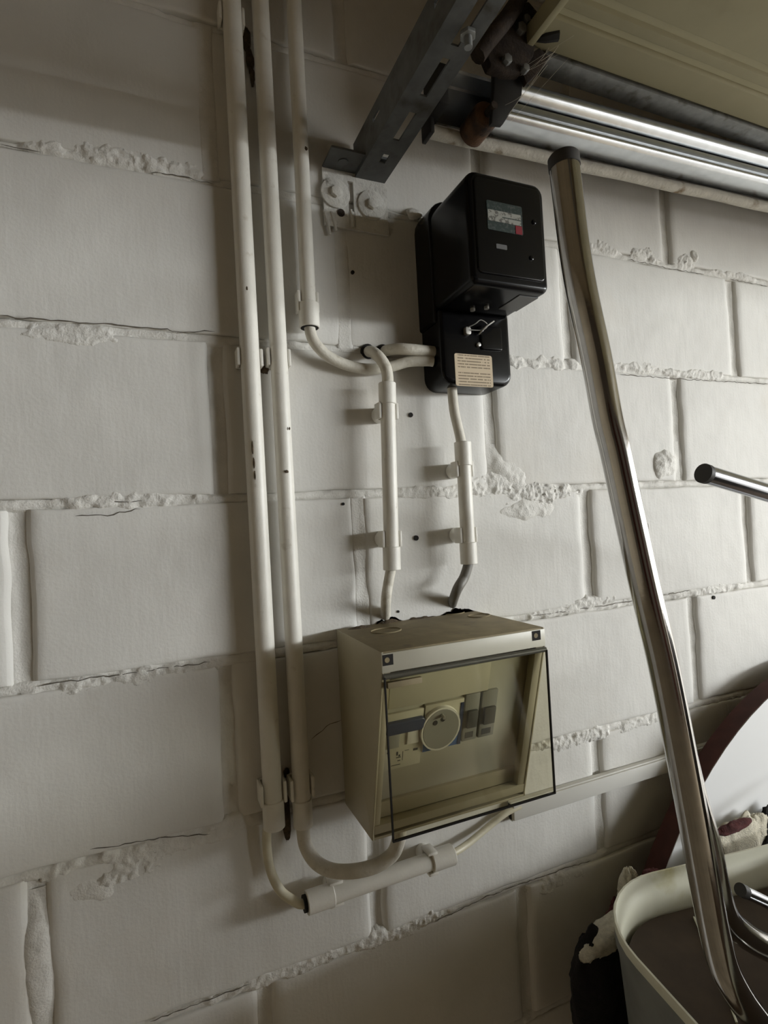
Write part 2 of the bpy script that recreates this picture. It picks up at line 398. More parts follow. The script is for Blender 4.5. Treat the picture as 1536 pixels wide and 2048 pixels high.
VJ = []
sd = 1
for row in range(13):
    js = joints(row); v0, v1 = LINES[row] + GAPV, LINES[row + 1] - GAPV
    for a, b in zip(js[:-1], js[1:]):
        fine = b > -0.45 and a < 1.75 and 0.55 < LINES[row + 1] and LINES[row] < 2.45
        mb = MB(); mb.add(*block_mesh(a + GAPU, b - GAPU, v0, v1, sd, fine, FILLED.get((row, a), .0085), FILLED.get((row, b), .0085))); sd += 1
        mb.build('block', MT['wall'], wall, smooth=60)
    VJ += [(row, u) for u in js[1:-1]]

def heightfield(u0, u1, v0, v1, res, fn):
    nu = max(3, int((u1 - u0) / res) + 1); nv = max(3, int((v1 - v0) / res) + 1)
    us = np.linspace(u0, u1, nu); vv = np.linspace(v0, v1, nv); U, V = np.meshgrid(us, vv); w = fn(U, V)
    w = np.maximum(w, -0.0138)
    verts = np.stack([U, V, w], -1).reshape(-1, 3).tolist()
    faces = [(j * nu + i, j * nu + i + 1, (j + 1) * nu + i + 1, (j + 1) * nu + i) for j in range(nv - 1) for i in range(nu - 1)]
    return verts, faces

# raking daylight shows every smear: ragged beds with rough swells here and there
SMEAR = [(0.13, 2.008, .085, .016, 1.0), (0.035, 2.004, .03, .012, .7), (0.86, 2.012, .07, .014, .8), (0.955, 2.012, .05, .016, 1.0), (1.06, 2.014, .03, .018, 1.2),
         (1.20, 2.004, .08, .010, .6), (0.92, 1.808, .08, .012, .7), (1.06, 1.803, .10, .012, .8), (0.70, 1.80, .10, .016, .7), (0.05, 1.792, .06, .014, .5),
         (0.11, 1.602, .09, .013, .7), (0.68, 1.594, .09, .022, 1.3), (0.60, 1.612, .10, .016, .9), (0.10, 1.395, .10, .016, .9), (0.25, 1.40, .12, .008, .4),
         (0.80, 1.410, .09, .010, .7), (0.72, 1.402, .07, .010, .6), (1.08, 1.402, .12, .010, .7), (0.14, 1.195, .13, .016, .7), (0.75, 1.195, .09, .016, 1.0),
         (0.90, 1.195, .08, .014, .9), (0.09, 1.178, .045, .018, 1.1), (0.40, 0.998, .10, .014, 1.0), (0.46, 1.004, .03, .016, 1.3), (0.70, 0.985, .06, .016, .9),
         (0.28, 1.0, .14, .012, .6), (0.52, 1.60, .08, .014, .7)]
for k, lv in enumerate(LINES):
    if k == 0 or k == 13: continue
    vis = 0.55 < lv < 2.35
    def fn(U, V, k=k, lv=lv):
        d = V - lv - 0.0022 * fbm(U * 9, U * 0 + k, k, 2)
        base = -0.0024 + 0.0016 * fbm(U * 55, V * 55, 40 + k, 3) + 0.0010 * fbm(U * 6, V * 0, 70 + k, 2)
        tt_ = np.clip((np.abs(d) - 0.0022 - 0.002 * fbm(U * 70, V * 70, 60 + k, 2)) / 0.0095, 0, 1); w = base - 0.0100 * tt_ * tt_ * (3 - 2 * tt_)
        # loose lip along the upper or lower arris
        lip = np.clip(fbm(U * 4.5, U * 0 + 3.3 * k, 90 + k, 2) * 1.6, 0, 1)
        w = np.maximum(w, -0.0050 + 0.0062 * lip * (0.5 + 0.5 * fbm(U * 110, V * 110, 11 + k, 2)) - 1.6 * np.clip(np.abs(d + 0.002) - 0.0035, 0, 1))
        for (su, sv, ru, rv, h) in SMEAR:
            if abs(sv - lv) > 0.03: continue
            e = ((U - su) / ru) ** 2 + ((V - sv) / (rv * .9)) ** 2
            m = np.clip((1.15 - e - 0.9 * fbm(U * 60, V * 80, 120 + k, 3)) * 1.2, 0, 1)
            rg = 0.34 + 0.8 * fbm(U * 150, V * 190, 150 + k, 3) + 0.7 * fbm(U * 380, V * 380, 170 + k, 2)
            w = np.maximum(w, -0.0130 + 0.0085 * np.clip(m * 12, 0, 1) + m * (0.0046 + 0.0025 * h * rg))
        return w
    segs = ((X0, -0.45, 0.02), (-0.45, 1.6, 0.0021), (1.6, X1, 0.02)) if vis else ((X0, X1, 0.02),)
    for (a, b, res) in segs:
        if res < 0.01: us = heightfield(a, b, lv - .032, lv + .032, res, fn)
        else: us = heightfield(a, b, lv - .02, lv + .02, res, lambda U, V: U * 0 - 0.003)
        MB().add(*us).build('mortar_bed', MT['mortar'], wall, smooth=60)
for (row, u) in VJ:
    v0, v1 = LINES[row], LINES[row + 1]
    if v0 < 0.5 or u < -0.5 or u > 1.7 or v0 > 2.3:
        MB().add(*heightfield(u - .014, u + .014, v0, v1, 0.02, lambda U, V: U * 0 - 0.008)).build('mortar_joint', MT['mortar'], wall, smooth=60); continue
    s2 = int(u * 1000) + row
    depth = FILLED.get((row, u), .0092)
    def fn(U, V, u=u, s2=s2, depth=depth):
        d = (U - u - 0.0015 * fbm(V * 14, V * 0, s2, 2)) / 0.010
        w = -depth + min(.0030, depth * .4) * d ** 2 * np.clip(1.2 - abs(d) * .3, 0, 1) + min(.0010, depth * .3) * fbm(U * 70, V * 40, s2, 3)
        w = np.where(abs(d) > 1.0, w - 0.006 * np.clip((abs(d) - 1.0) / .5, 0, 1), w)
        edge = np.clip(1 - np.minimum(V - v0, v1 - V) / 0.020, 0, 1) * np.clip(1.3 - abs(d), 0, 1)
        return w + (depth > .005) * edge ** 2 * (0.0035 + 0.0015 * fbm(U * 80, V * 80, s2 + 3, 2))
    MB().add(*heightfield(u - .0165, u + .0165, v0, v1, 0.003, fn)).build('mortar_joint', MT['mortar'], wall, smooth=60)

def blob(x, y, ru, rv, h, seed, shear=0.0, name='mortar_blob'):
    u, v, _ = at(x, y, 0)
    def fn(U, V):
        a = (U - u - shear * (V - v)) / ru; b = (V - v) / rv
        e = a * a + b * b + 0.55 * fbm(U * 45, V * 45, seed, 3)
        return -0.003 + h * np.clip(1 - e, 0, 1) ** .65 * (0.7 + 0.25 * fbm(U * 110, V * 110, seed + 1, 3) + 0.12 * fbm(U * 330, V * 330, seed + 2, 2)) + np.where(e > 1, -0.004 * np.clip(e - 1, 0, 1), 0)
    MB().add(*heightfield(u - ru * 1.5, u + ru * 1.5, v - rv * 1.5, v + rv * 1.5, 0.0025, fn)).build(name, MT['mortar'], wall, smooth=60)
blob(1330, 928, .030, .028, .013, 5)
blob(1025, 945, .030, .030, .008, 9, shear=-0.7)
blob(1060, 1018, .058, .018, .009, 13)
blob(1388, 512, .012, .012, .009, 21)
blob(1278, 508, .024, .011, .008, 25)
blob(745, 1890, .020, .006, .008, 33)
blob(832, 1842, .012, .010, .008, 37)
blob(185, 1782, .028, .017, .006, 41)
blob(75, 1940, .012, .055, .005, 45)

def hole_disc(x, y, r):
    u, v, _ = at(x, y, 0)
    MB().cyl((u, v, -0.012), (u, v, 0.0016), r, 12).build('wall_plug', MT['hole'], wall)  # dark disc on the surface, shade of a drill hole put into its colour
for (x, y, r) in ((705, 545, .0026), (821, 830, .0034), (832, 1076, .0037), (686, 1008, .0020), (691, 309, .0022), (1427, 1195, .0035), (796, 1223, .0018)): hole_disc(x, y, r)

for (x, y, r) in ((736, 703, .0105), (766, 703, .0100)):
    u, v, _ = at(x, y, 0); MB().cyl((u, v, -0.012), (u, v, 0.0012), r, 20).build('wall_hole', MT['hole'], wall)
def crack(pts, r=.00055, jit=.0012, seed=0):
    random.seed(seed); q = []
    P0 = [at(x, y, .0004) for x, y in pts]
    for a, b in zip(P0[:-1], P0[1:]):
        n = max(2, int(np.linalg.norm(b - a) / .006))
        for k in range(n): q.append(a + (b - a) * k / n + np.array([0, random.uniform(-jit, jit), 0]))
    q.append(P0[-1]); rr = [r * random.uniform(.5, 1.25) for _ in q]; rr[0] = rr[-1] = .0001
    MB().tube(q, rr, 6).build('crack', MT['crack'], wall)
for k, c in enumerate((((0, 290), (40, 296), (82, 304)), ((300, 345), (345, 349), (388, 358), (428, 369)), ((0, 632), (60, 637), (130, 642), (200, 648), (270, 652), (335, 659), (345, 663), (430, 663)),
        ((150, 1031), (215, 1030), (262, 1021), (280, 1018)), ((206, 1000), (235, 1003), (290, 1001)), ((75, 1374), (100, 1369), (170, 1358), (255, 1347), (330, 1336), (420, 1324)),
        ((180, 1700), (250, 1688), (330, 1675), (420, 1668)), ((300, 2043), (370, 2016), (440, 1990), (500, 1968)), ((1258, 519), (1330, 535), (1408, 549)), ((1460, 558), (1500, 566), (1536, 572)),
        ((1240, 749), (1345, 757), (1430, 762), (1536, 768)), ((1060, 1233), (1120, 1224), (1180, 1216)), ((1190, 1214), (1300, 1196), (1380, 1180)), ((870, 1843), (973, 1793), (1060, 1762), (1130, 1737), (1182, 1721)),
        ((622, 1478), (645, 1462), (660, 1447), (684, 1440)), ((1285, 1010), (1296, 1050), (1300, 1080)))): crack(c, seed=k)
def clump(x, y, w, r, seed, m='dust', parent=None, name='dirt_clump'):
    c = at(x, y, w); mb = MB(); rings = []
    for j in range(8):
        th = math.pi * (j + .5) / 8
        rings.append([c + np.array([r[0] * math.sin(th) * math.cos(ph), r[1] * math.cos(th), r[2] * math.sin(th) * math.sin(ph)]) * (1 + .35 * float(fbm(np.array(ph * 1.3 + seed), np.array(th * 2.0), seed, 2))) for ph in np.linspace(0, 2 * math.pi, 13)[:-1]])
    return mb.ring_stack(rings).build(name, MT[m], parent or wall, smooth=70)
clump(493, 78, .003, (.006, .016, .005), 1); clump(499, 120, .003, (.005, .016, .004), 2); clump(505, 155, .003, (.003, .012, .003), 3)
clump(529, 740, .004, (.006, .005, .004), 4); clump(572, 1630, .003, (.006, .030, .004), 5); clump(573, 1545, .003, (.004, .006, .003), 6); clump(828, 428, .003, (.012, .008, .005), 7, 'mortar')

# ------------------------------------------------------------------ conduits, sleeves, clips
def conduit(name, p0, p1, r, label, sleeves=(), group=None, mtl='pipe'):
    p0 = np.array(p0); p1 = np.array(p1); base = p0 if p0[1] < p1[1] else p1
    t = thing(name, base[0], base[1], base[2], label, 'conduit', group)
    MB().tube([p0, p1], r, 24).build('pipe', MT[mtl], t)
    d = (p1 - p0) / np.linalg.norm(p1 - p0)
    for (s0, s1, rs) in sleeves:
        a = p0 + d * s0; b = p0 + d * s1
        MB().tube([a, a + d * .0008, b - d * .0008, b], [rs - .0008, rs, rs, rs - .0008], 24).build('end_sleeve', MT[mtl], t)
    return t

def uvat(x, y, w): 
    q = at(x, y, w); return (q[0], q[1], q[2])

W1 = 0.018
c1b = at(548, 1655, W1); c2b = at(606, 1652, W1); c3b = at(620, 655, .022)
pp1 = conduit('conduit_pipe', (0.2515, c1b[1], W1), (0.2482, ZC, W1), 0.0118, 'thickest white painted conduit, leftmost of the three vertical pipes', [(0.0, 0.034, .0132)])
pp2 = conduit('conduit_pipe', (0.2875, c2b[1], W1), (0.2848, ZC, W1), 0.0109, 'white painted conduit, middle one of the three vertical pipes', [(0.0, 0.034, .0122)])
pp3 = conduit('conduit_pipe', (c3b[0], c3b[1], .020), (0.3306, ZC, .020), 0.0099, 'white painted conduit ending above the looping cable, right of three vertical pipes', [(0.0, 0.032, .0132)])
WA = 0.034
A0, A1 = at(784, 1140, WA), at(774, 766, WA)
B0, B1 = at(938, 1128, WA), at(925, 884, WA)
la, lb = np.linalg.norm(A1 - A0), np.linalg.norm(B1 - B0)
conduit('conduit_pipe', A0, A1, 0.0101, 'longer short white conduit left of the meter, between wall holes and fuse box', [(0, .031, .0118), (la - .029, la, .0118)])
conduit('conduit_pipe', B0, B1, 0.0101, 'shorter white conduit straight under the black meter', [(0, .031, .0120), (lb - .034, lb, .0120)])
H0, H1 = at(613, 1806, .030), at(905, 1708, .030)
lh = np.linalg.norm(H1 - H0)
pph = conduit('conduit_pipe', H0, H1, 0.0112, 'white conduit lying almost level under the fuse box', [(0, .034, .0136), (lh - .034, lh, .0136)])

for (x, y, ru, rv, pp) in ((505, 895, .0011, .0075, pp1), (508, 925, .0013, .0060, pp1), (510, 950, .0009, .0055, pp1), (573, 943, .0026, .0018, pp2), (579, 857, .0009, .0018, pp2), (494, 577, .0012, .0030, pp1), (612, 297, .0022, .0026, pp3)):
    clump(x, y, W1 + .0112, (ru, rv, .0012), int(x + y), 'dust', pp, 'paint_chip')
MB().cyl((c3b[0], c3b[1] - .0004, .020), (c3b[0], c3b[1] + .002, .020), .0116, 20).build('opening', MT['hole'], pp3)
dH = (H1 - H0) / lh
MB().cyl(H0 - dH * .004, H0 + dH * .002, .0098, 20).build('opening', MT['hole'], pph)

def clip(c, axis, r, label, hw=0.011, side=1, base_r=0.0095, group=None, open_h=0.004):
    """saddle clip: round boss on the wall and two jaws hugging the pipe"""
    c = np.array(c, float); axis = np.array(axis, float) / np.linalg.norm(axis)
    out = np.array([0, 0, 1.0]); lat = np.cross(axis, out); lat /= np.linalg.norm(lat)
    t = thing('pipe_clip', c[0], c[1], 0.0, label, 'pipe clip', group)
    MB().cyl((c[0], c[1], 0.0008), (c[0], c[1], c[2] - r * 0.75), base_r, 18).build('boss', MT['pipe'], t, bevel=.0008)
    def mp(a, b, h): return c + lat * a + axis * b + out * h
    m = MB(); m.box(-r - .0035, r + .0035, -hw, hw, -r - .0035, -r + 0.001, mp); m.build('saddle', MT['pipe'], t, bevel=.0008)
    for sgn in (-1, 1):
        j = MB(); a0 = sgn * (r + .0003); a1 = sgn * (r + .0042)
        j.box(min(a0, a1), max(a0, a1), -hw, hw, -r - .003, open_h, mp); j.build('jaw', MT['pipe'], t, bevel=.0012)
    return t
UP = (0, 1, 0)
def onpipe(x, y, w): return at(x, y, w)
clip((0.2500, at(500, 715, W1)[1], W1), UP, .0118, 'white clip on the left pipe beside the meter')
clip((0.2861, at(557, 715, W1)[1], W1), UP, .0109, 'white clip on the middle pipe beside the looping cable')
clip((c3b[0] - .0005, at(612, 604, .020)[1], .020), UP, .0099, 'white clip at the foot of the right vertical pipe', hw=.0135)
clip((0.2484, at(462, 30, W1)[1], W1), UP, .0118, 'white clip high on the left pipe near the top edge')
clip((0.2512, at(543, 1583, W1)[1], W1), UP, .0120, 'white clip near the foot of the left vertical pipe', hw=.013, open_h=.010)
clip((0.2872, at(602, 1572, W1)[1], W1), UP, .0111, 'white clip near the foot of the middle vertical pipe', hw=.013, open_h=.010)
axA = A1 - A0; axB = B1 - B0; axH = H1 - H0
def along(p0, p1, x, y, w):
    q = at(x, y, w); d = (p1 - p0) / np.linalg.norm(p1 - p0); return p0 + d * ((q - p0) @ d)
clip(along(A0, A1, 776, 822, WA), axA, .0101, 'white clip on the longer short conduit, upper of its two', base_r=.011)
clip(along(A0, A1, 783, 1078, WA), axA, .0101, 'white clip on the longer short conduit, lower of its two', base_r=.011)
clip(along(B0, B1, 930, 938, WA), axB, .0101, 'white clip on the shorter conduit under the meter, upper of its two', base_r=.011)
clip(along(B0, B1, 936, 1070, WA), axB, .0101, 'white clip on the shorter conduit under the meter, lower of its two', base_r=.011)
clip(along(H0, H1, 672, 1785, .030), axH, .0113, 'white clip at the left end of the level conduit', hw=.009)
clip(along(H0, H1, 862, 1722, .030), axH, .0113, 'white clip at the right end of the level conduit', hw=.007, open_h=.008)

# ------------------------------------------------------------------ cables
def cable(pts, r, label, m='cable', cat='cable'):
    return tag(MB().tube(catmull([np.array(p) for p in pts], 8), r, 14).build('cable', MT[m]), label, cat)
def AT(*l): return [at(x, y, w) for (x, y, w) in l]
cable([(c3b[0], c3b[1] + .02, .020)] + AT((621, 665, .021), (633, 690, .021), (660, 715, .018), (700, 732, .015), (740, 738, .014), (780, 734, .018), (815, 724, .024), (852, 722, .030), (866, 723, .032)), .0073,
      'thick painted cable curving from the right vertical pipe to the meter')
cable(AT((766, 706, -.010), (774, 701, .006), (795, 698, .024), (820, 699, .032), (852, 702, .032), (868, 704, .032)), .0078, 'short painted cable from a wall hole into the meter side')
cable(AT((733, 706, -.010), (742, 703, .010), (756, 712, .030), (769, 730, .036), (775, 752, .036), (775, 790, .034)), .0078, 'painted cable bending out of a wall hole down into the longer short conduit')
cable(AT((904, 770, .030), (905, 790, .032), (909, 825, .034), (917, 860, .034), (922, 884, .034), (924, 905, .034)), .0070, 'painted cable dropping from the meter underside into the shorter conduit')
boxtop = 1.4195
cable(AT((783, 1120, WA), (781, 1142, WA), (776, 1170, WA), (772, 1200, WA)) + [at_v(771, 1242, boxtop + .001), at_v(771, 1244, boxtop + .001) - np.array([0, .02, 0])], .0068, 'white cable from the longer short conduit into the fuse box top')
cable(AT((937, 1110, WA), (936, 1130, WA), (928, 1155, WA), (913, 1182, WA)) + [at_v(901, 1222, boxtop + .001), at_v(901, 1224, boxtop + .001) - np.array([0, .02, 0])], .0070, 'dark grey cable from the shorter conduit into the fuse box top', 'cable_grey')
cable(AT((546, 1625, W1), (535, 1656, .016), (534, 1695, .014), (541, 1740, .014), (560, 1780, .018), (585, 1800, .025), (606, 1808, .030), (640, 1797, .030)), .0056, 'thin ivory cable looping from the left pipe into the level conduit', 'cable_ivory')
cable(AT((605, 1630, W1), (606, 1660, W1), (612, 1693, .020), (632, 1724, .030), (665, 1741, .045), (710, 1742, .060), (755, 1730, .068), (785, 1708, .072), (797, 1680, .075), (800, 1655, .077)), .0085,
      'thick ivory cable sagging from the middle pipe up into the fuse box underside')
cable(AT((880, 1716, .030), (905, 1707, .028), (935, 1688, .018), (975, 1655, .010), (1010, 1627, .009), (1040, 1612, .009)), .0048, 'thin ivory cable running from the level conduit to the trunking', 'cable_ivory')

# trunking along the wall
T0 = at(1022, 1620, .008)
tr = thing('cable_trunking', 1.2, 1.100, 0, 'white cable trunking strip running right from under the fuse box', 'trunking')
MB().box(T0[0], 1.9, 1.104, 1.132, 0.0010, 0.0095).build('channel', MT['whiteplastic'], tr, bevel=.0006)
MB().box(T0[0] + .002, 1.9, 1.106, 1.130, 0.0092, 0.0130).build('lid', MT['whiteplastic'], tr, bevel=.0008)
MB().box(T0[0] - .0006, T0[0] + .001, 1.1065, 1.1295, 0.0022, 0.0088).build('open_end', MT['hole'], tr, smooth=0)

# ------------------------------------------------------------------ electricity meter
mt = thing('electricity_meter', 0.56, 1.744, 0, 'black bakelite electricity meter with small window and paper label', 'meter')
MB().rprism(0.4985, 0.6215, 1.830, 2.004, 0.0008, 0.046, r=.030, bev=.004, rb=.004).build('base', MT['black'], mt)
MB().rprism(0.5010, 0.6190, 1.8455, 1.9880, 0.042, 0.1400, r=.016, bev=.007, rb=.010).build('case', MT['black'], mt)
MB().rprism(0.5100, 0.6115, 1.8590, 1.9790, 0.1395, 0.1418, r=.007, bev=.0016).build('front_panel', MT['blackedge'], mt)
def front(x, y): return at(x, y, 0.1418)
a, b = front(972, 398), front(1046, 470)
win = MB(); win.rprism(a[0], b[0], b[1] - .001, a[1] - .001, .1412, .1424, r=.002); wobj = win.build('window', MT['dial_dark'], mt)
d0, d1 = front(973, 418), front(1043, 455)
MB().box(d0[0] + .001, d1[0] - .001, d1[1] + .001, d0[1], .1424, .1428).build('dial_plate', MT['dial'], wobj, smooth=0)
r0, r1 = front(1030, 452), front(1044, 474)
MB().box(r0[0], r1[0], r1[1] + .002, r0[1], .1426, .1430).build('red_digit', MT['dial_red'], wobj, smooth=0)
k0, k1 = front(1003, 430), front(1040, 442)
MB().box(k0[0], k1[0], k1[1], k0[1] - .004, .1428, .1430).build('register_slot', MT['dial_dark'], wobj, smooth=0)
n0 = front(1003, 494)
MB().rprism(n0[0] - .008, n0[0] + .008, n0[1] - .003, n0[1] + .003, .1414, .1424, r=.001).build('name_plate', MT['moddark'], mt)
for (x, y) in ((1063, 516), (1068, 444)):
    q = front(x, y); MB().cyl((q[0], q[1], .141), (q[0], q[1], .1435), .0032, 14, bev=.001).build('screw', MT['blackedge'], mt)
# terminal cover
MB().rprism(0.5020, 0.6165, 1.7440, 1.8470, 0.0008, 0.0545, r=.004, bev=.006, rb=.018).build('terminal_cover', MT['black'], mt)
MB().rprism(0.5655, 0.600, 1.7945, 1.828, 0.0540, 0.0575, r=.003, bev=.0015).build('raised_boss', MT['blackedge'], mt)
MB().rprism(STK[0], STK[1], STK[2], STK[3], 0.0544, 0.0550, r=.003).build('paper_label', MT['sticker'], mt)
mtl_u = at(1030, 618, 0.09)
MB().box(0.582, 0.612, 1.8444, 1.8458, 0.078, 0.125).build('underside_plate', MT['moddark'], mt, smooth=0)
for (x, y, w) in ((945, 617, .10), (973, 613, .10)):
    q = at_v(x, y, 1.8455); MB().cyl((q[0], 1.846, q[2]), (q[0], 1.842, q[2]), .0034, 12).build('screw', MT['seal'], mt)
s = at(937, 660, .060)
MB().rprism(s[0] - .0045, s[0] + .0045, s[1] - .006, s[1] + .005, .0545, .0600, r=.003, bev=.001).build('lead_seal', MT['seal'], mt)
MB().tube(catmull([s + np.array([0, .004, 0]), at(950, 648, .064), at(962, 640, .066), at(975, 650, .066), at(965, 660, .062), s + np.array([.003, 0, .001])], 6), .0007, 6).build('seal_wire', MT['seal'], mt)
MB().tube(catmull([at(958, 668, .058), at(970, 655, .066), at(988, 642, .070)], 5), .0013, 6).build('seal_wire', MT['seal'], mt)
q = at(958, 660, .0545); MB().cyl((q[0], q[1], .054), (q[0], q[1], .0600), .0050, 14, bev=.001).build('screw', MT['blackedge'], mt)
q = at(956, 690, .0545); MB().cyl((q[0], q[1], .054), (q[0], q[1], .0580), .0032, 14, bev=.001).build('screw', MT['seal'], mt)

# ------------------------------------------------------------------ fuse box (distribution box) with smoked cover
BU0, BU1, BV0, BV1 = 0.349, 0.5665, 1.190, 1.4205
WT, WB = 0.1555, 0.0975                                   # depth at the top and at the bottom
VS1, VS0 = 1.398, 1.196                                   # the sloping front runs between these heights
fb = thing('fuse_box', (BU0 + BU1) / 2, BV0, 0, 'beige wall fuse box with sloping front behind a smoked clear cover', 'fuse box')
def sidepoly(u0, u1, name, m):
    prof = [(BV0, 0.001), (BV1, 0.001), (BV1, WT), (VS1, WT), (VS0, WB), (BV0, WB)]
    mb = MB(); n = len(prof)
    mb.v = [(u0, v, w) for v, w in prof] + [(u1, v, w) for v, w in prof]
    mb.f = [tuple(range(n)), tuple(reversed(range(n, 2 * n)))] + [(i, i + n, (i + 1) % n + n, (i + 1) % n) for i in range(n)]
    bm = mb.build(name, MT[m], fb, bevel=.0010)
sidepoly(BU0, BU0 + .003, 'side_panel', 'beige'); sidepoly(BU1 - .003, BU1, 'side_panel', 'beige')
MB().box(BU0 + .0005, BU1 - .0005, BV1 - .003, BV1 + .0002, 0.001, WT - .0008).build('top_panel', MT['beige_top'], fb, bevel=.0006)
MB().box(BU0 + .003, BU1 - .003, BV0, BV0 + .003, 0.001, WB).build('bottom_panel', MT['beige'], fb, bevel=.0005)
MB().box(BU0 + .003, BU1 - .003, BV0 + .003, BV1 - .003, 0.001, 0.004).build('back_panel', MT['beige'], fb)
strip = MB().box(BU0 + .0002, BU1 - .0002, VS1, BV1 - .0015, WT - .004, WT + .0008).build('front_strip', MT['beige_lt'], fb, bevel=.0008)
for (x, y) in ((776, 1320), (1073, 1271)):
    q = at(x, y, WT + .0012)
    MB().box(q[0] - .0062, q[0] + .0062, q[1] - .0058, q[1] + .0058, WT + .0004, WT + .0011).build('screw_recess', MT['hole'], strip, smooth=0)
    MB().cyl((q[0] - .001, q[1], WT + .001), (q[0] - .001, q[1], WT + .0014), .0030, 10).build('screw', MT['beige_top'], strip)
SV, SW = 0.9602, 0.2794                                    # unit vector up the slope in (v, w)
def SL(a, b, h): return np.array([a, VS0 + SV * b - SW * h, WB + SW * b + SV * h])   # a = u, b = up the slope, h = out of the slope
SLEN = 0.2104
def sl_box(a0, a1, b0, b1, h0, h1): return MB().box(a0, a1, b0, b1, h0, h1, SL)
sl_box(BU0 + .003, BU1 - .003, 0, .012, -.010, 0).build('lower_lip', MT['beige'], fb, bevel=.0006)
sl_box(BU0 + .003, BU1 - .003, .012, .034, -.018, -.010).build('lower_ledge', MT['beige'], fb, bevel=.0006)
sl_box(BU1 - .014, BU1 - .003, .012, SLEN, -.012, -.001).build('side_rim', MT['beige'], fb, bevel=.0006)
sl_box(BU0 + .003, BU0 + .010, .012, SLEN, -.012, -.001).build('side_rim', MT['beige'], fb, bevel=.0006)
pl = sl_box(BU0 + .004, BU1 - .006, .034, SLEN - .006, -.022, -.0135).build('inner_plate', MT['plate'], fb, bevel=.0005)
HP = -.0135
ub = sl_box(.3640, .4960, .1570, .1950, HP, HP + .004).build('blank_flap', MT['beige_lt'], fb, bevel=.0008)
# left device: blue bar over white label
dev = sl_box(.3615, .4100, .0760, .1500, HP, HP + .0035).build('switch_module', MT['beige_lt'], fb, bevel=.0006)
MB().rprism(.3610, .4105, .1250, .1410, HP + .0035, HP + .0085, r=.005, bev=.002, mp=SL).build('blue_bar', MT['navy'], dev)
for (a0, a1, b0, b1, m) in ((.3660, .3800, .106, .1245, 'modgrey'), (.3900, .4050, .107, .1245, 'whiteplastic')):
    sl_box(a0, a1, b0, b1, HP + .0035, HP + .0055).build('toggle', MT[m], dev, bevel=.0005)
for (a0, a1, b0, b1) in ((.366, .368, .099, .101), (.378, .384, .0905, .0915), (.378, .380, .094, .099), (.381, .383, .092, .0945), (.3995, .4055, .0955, .0985), (.380, .3835, .086, .0872), (.372, .384, .081, .0818), (.391, .396, .1085, .1095), (.386, .3866, .086, .098), (.3885, .394, .098, .0986)):
    sl_box(a0, a1, b0, b1, HP + .0035, HP + .0037).build('print_mark', MT['print'], dev, smooth=0)
# round socket on a blue square
sq = sl_box(.4110, .4630, .0905, .1530, HP, HP + .0045).build('socket_frame', MT['beige_lt'], fb, bevel=.0006)
for poly in ([(.4115, .0910), (.4300, .0910), (.4115, .1040)], [(.4445, .0910), (.4625, .0910), (.4625, .1150)]):
    mb = MB(); k = [SL(a, b, HP + .0047) for a, b in poly] + [SL(a, b, HP + .0044) for a, b in poly]
    mb.add(k, [(0, 1, 2), (5, 4, 3), (0, 3, 4, 1), (1, 4, 5, 2), (2, 5, 3, 0)]).build('blue_corner', MT['blue'], sq, smooth=0)
sl_box(.4585, .4628, .0910, .1480, HP + .0044, HP + .0052).build('blue_edge', MT['navy'], sq, smooth=0)
sc_, rb_ = (.4320, .1205), .0253
def slc(r0, h0, r1, h1, name, m, parent, n=28, ca=sc_[0], cb=sc_[1]):
    rings = [[SL(ca + r * math.cos(2 * math.pi * k / n), cb + r * 1.1 * math.sin(2 * math.pi * k / n), h) for k in range(n)] for r, h in ((r0, h0), (r1, h1))]
    return MB().ring_stack(rings).build(name, MT[m], parent)
slc(.0265, HP + .0045, .0260, HP + .0085, 'socket_ring', 'whiteplastic', sq)
dish = slc(.0240, HP + .0085, .0236, HP + .0089, 'socket_dish', 'modgrey', sq)
for (da, db) in ((-.0090, .0105), (.0010, .0135)):
    slc(.0030, HP + .0089, .0030, HP + .0093, 'socket_hole', 'hole', sq, 12, sc_[0] + da, sc_[1] + db)
slc(.0020, HP + .0089, .0018, HP + .0150, 'earth_pin', 'seal', sq, 10, sc_[0] - .001, sc_[1] + .019)
for (a0, a1) in ((.4655, .4855), (.4890, .5110)):
    m1 = sl_box(a0, a1, .0920, .1560, HP, HP + .0040).build('breaker', MT['modgrey'], fb, bevel=.0006)
    sl_box(a0 + .003, a1 - .003, .1120, .1350, HP + .004, HP + .0085).build('lever', MT['moddark'], m1, bevel=.001)
    sl_box(a0 + .004, a1 - .005, .0960, .1040, HP + .004, HP + .0043).build('print_mark', MT['moddark'], m1, smooth=0)
# hanging cover
CW = 0.1590
cv = MB().box(BU0 + .0015, BU1 - .0015, 1.2215, VS1 - .001, CW - .0012, CW + .0010).build('clear_cover', MT['cover'], fb, smooth=0)
for (a0, a1, b0, b1) in ((BU0 + .0008, BU0 + .0022, 1.2215, VS1 - .004), (BU1 - .0022, BU1 - .0008, 1.2215, VS1 - .004), (BU0 + .0008, BU1 - .0008, 1.2200, 1.2218)):
    MB().box(a0, a1, b0, b1, CW - .0016, CW + .0014).build('cover_edge', MT['hole'], cv, smooth=0)  # sheet edge painted dark in place of internal reflection
hg = MB().cyl((BU0 + .001, VS1 - .004, WT + .0008), (BU1 - .001, VS1 - .004, WT + .0008), .0032, 12).build('hinge', MT['moddark'], cv)
MB().box(BU0 + .004, BU0 + .045, VS1 - .016, VS1 - .0095, CW - .003, CW + .002).build('cover_handle', MT['beige_top'], cv, bevel=.0005)
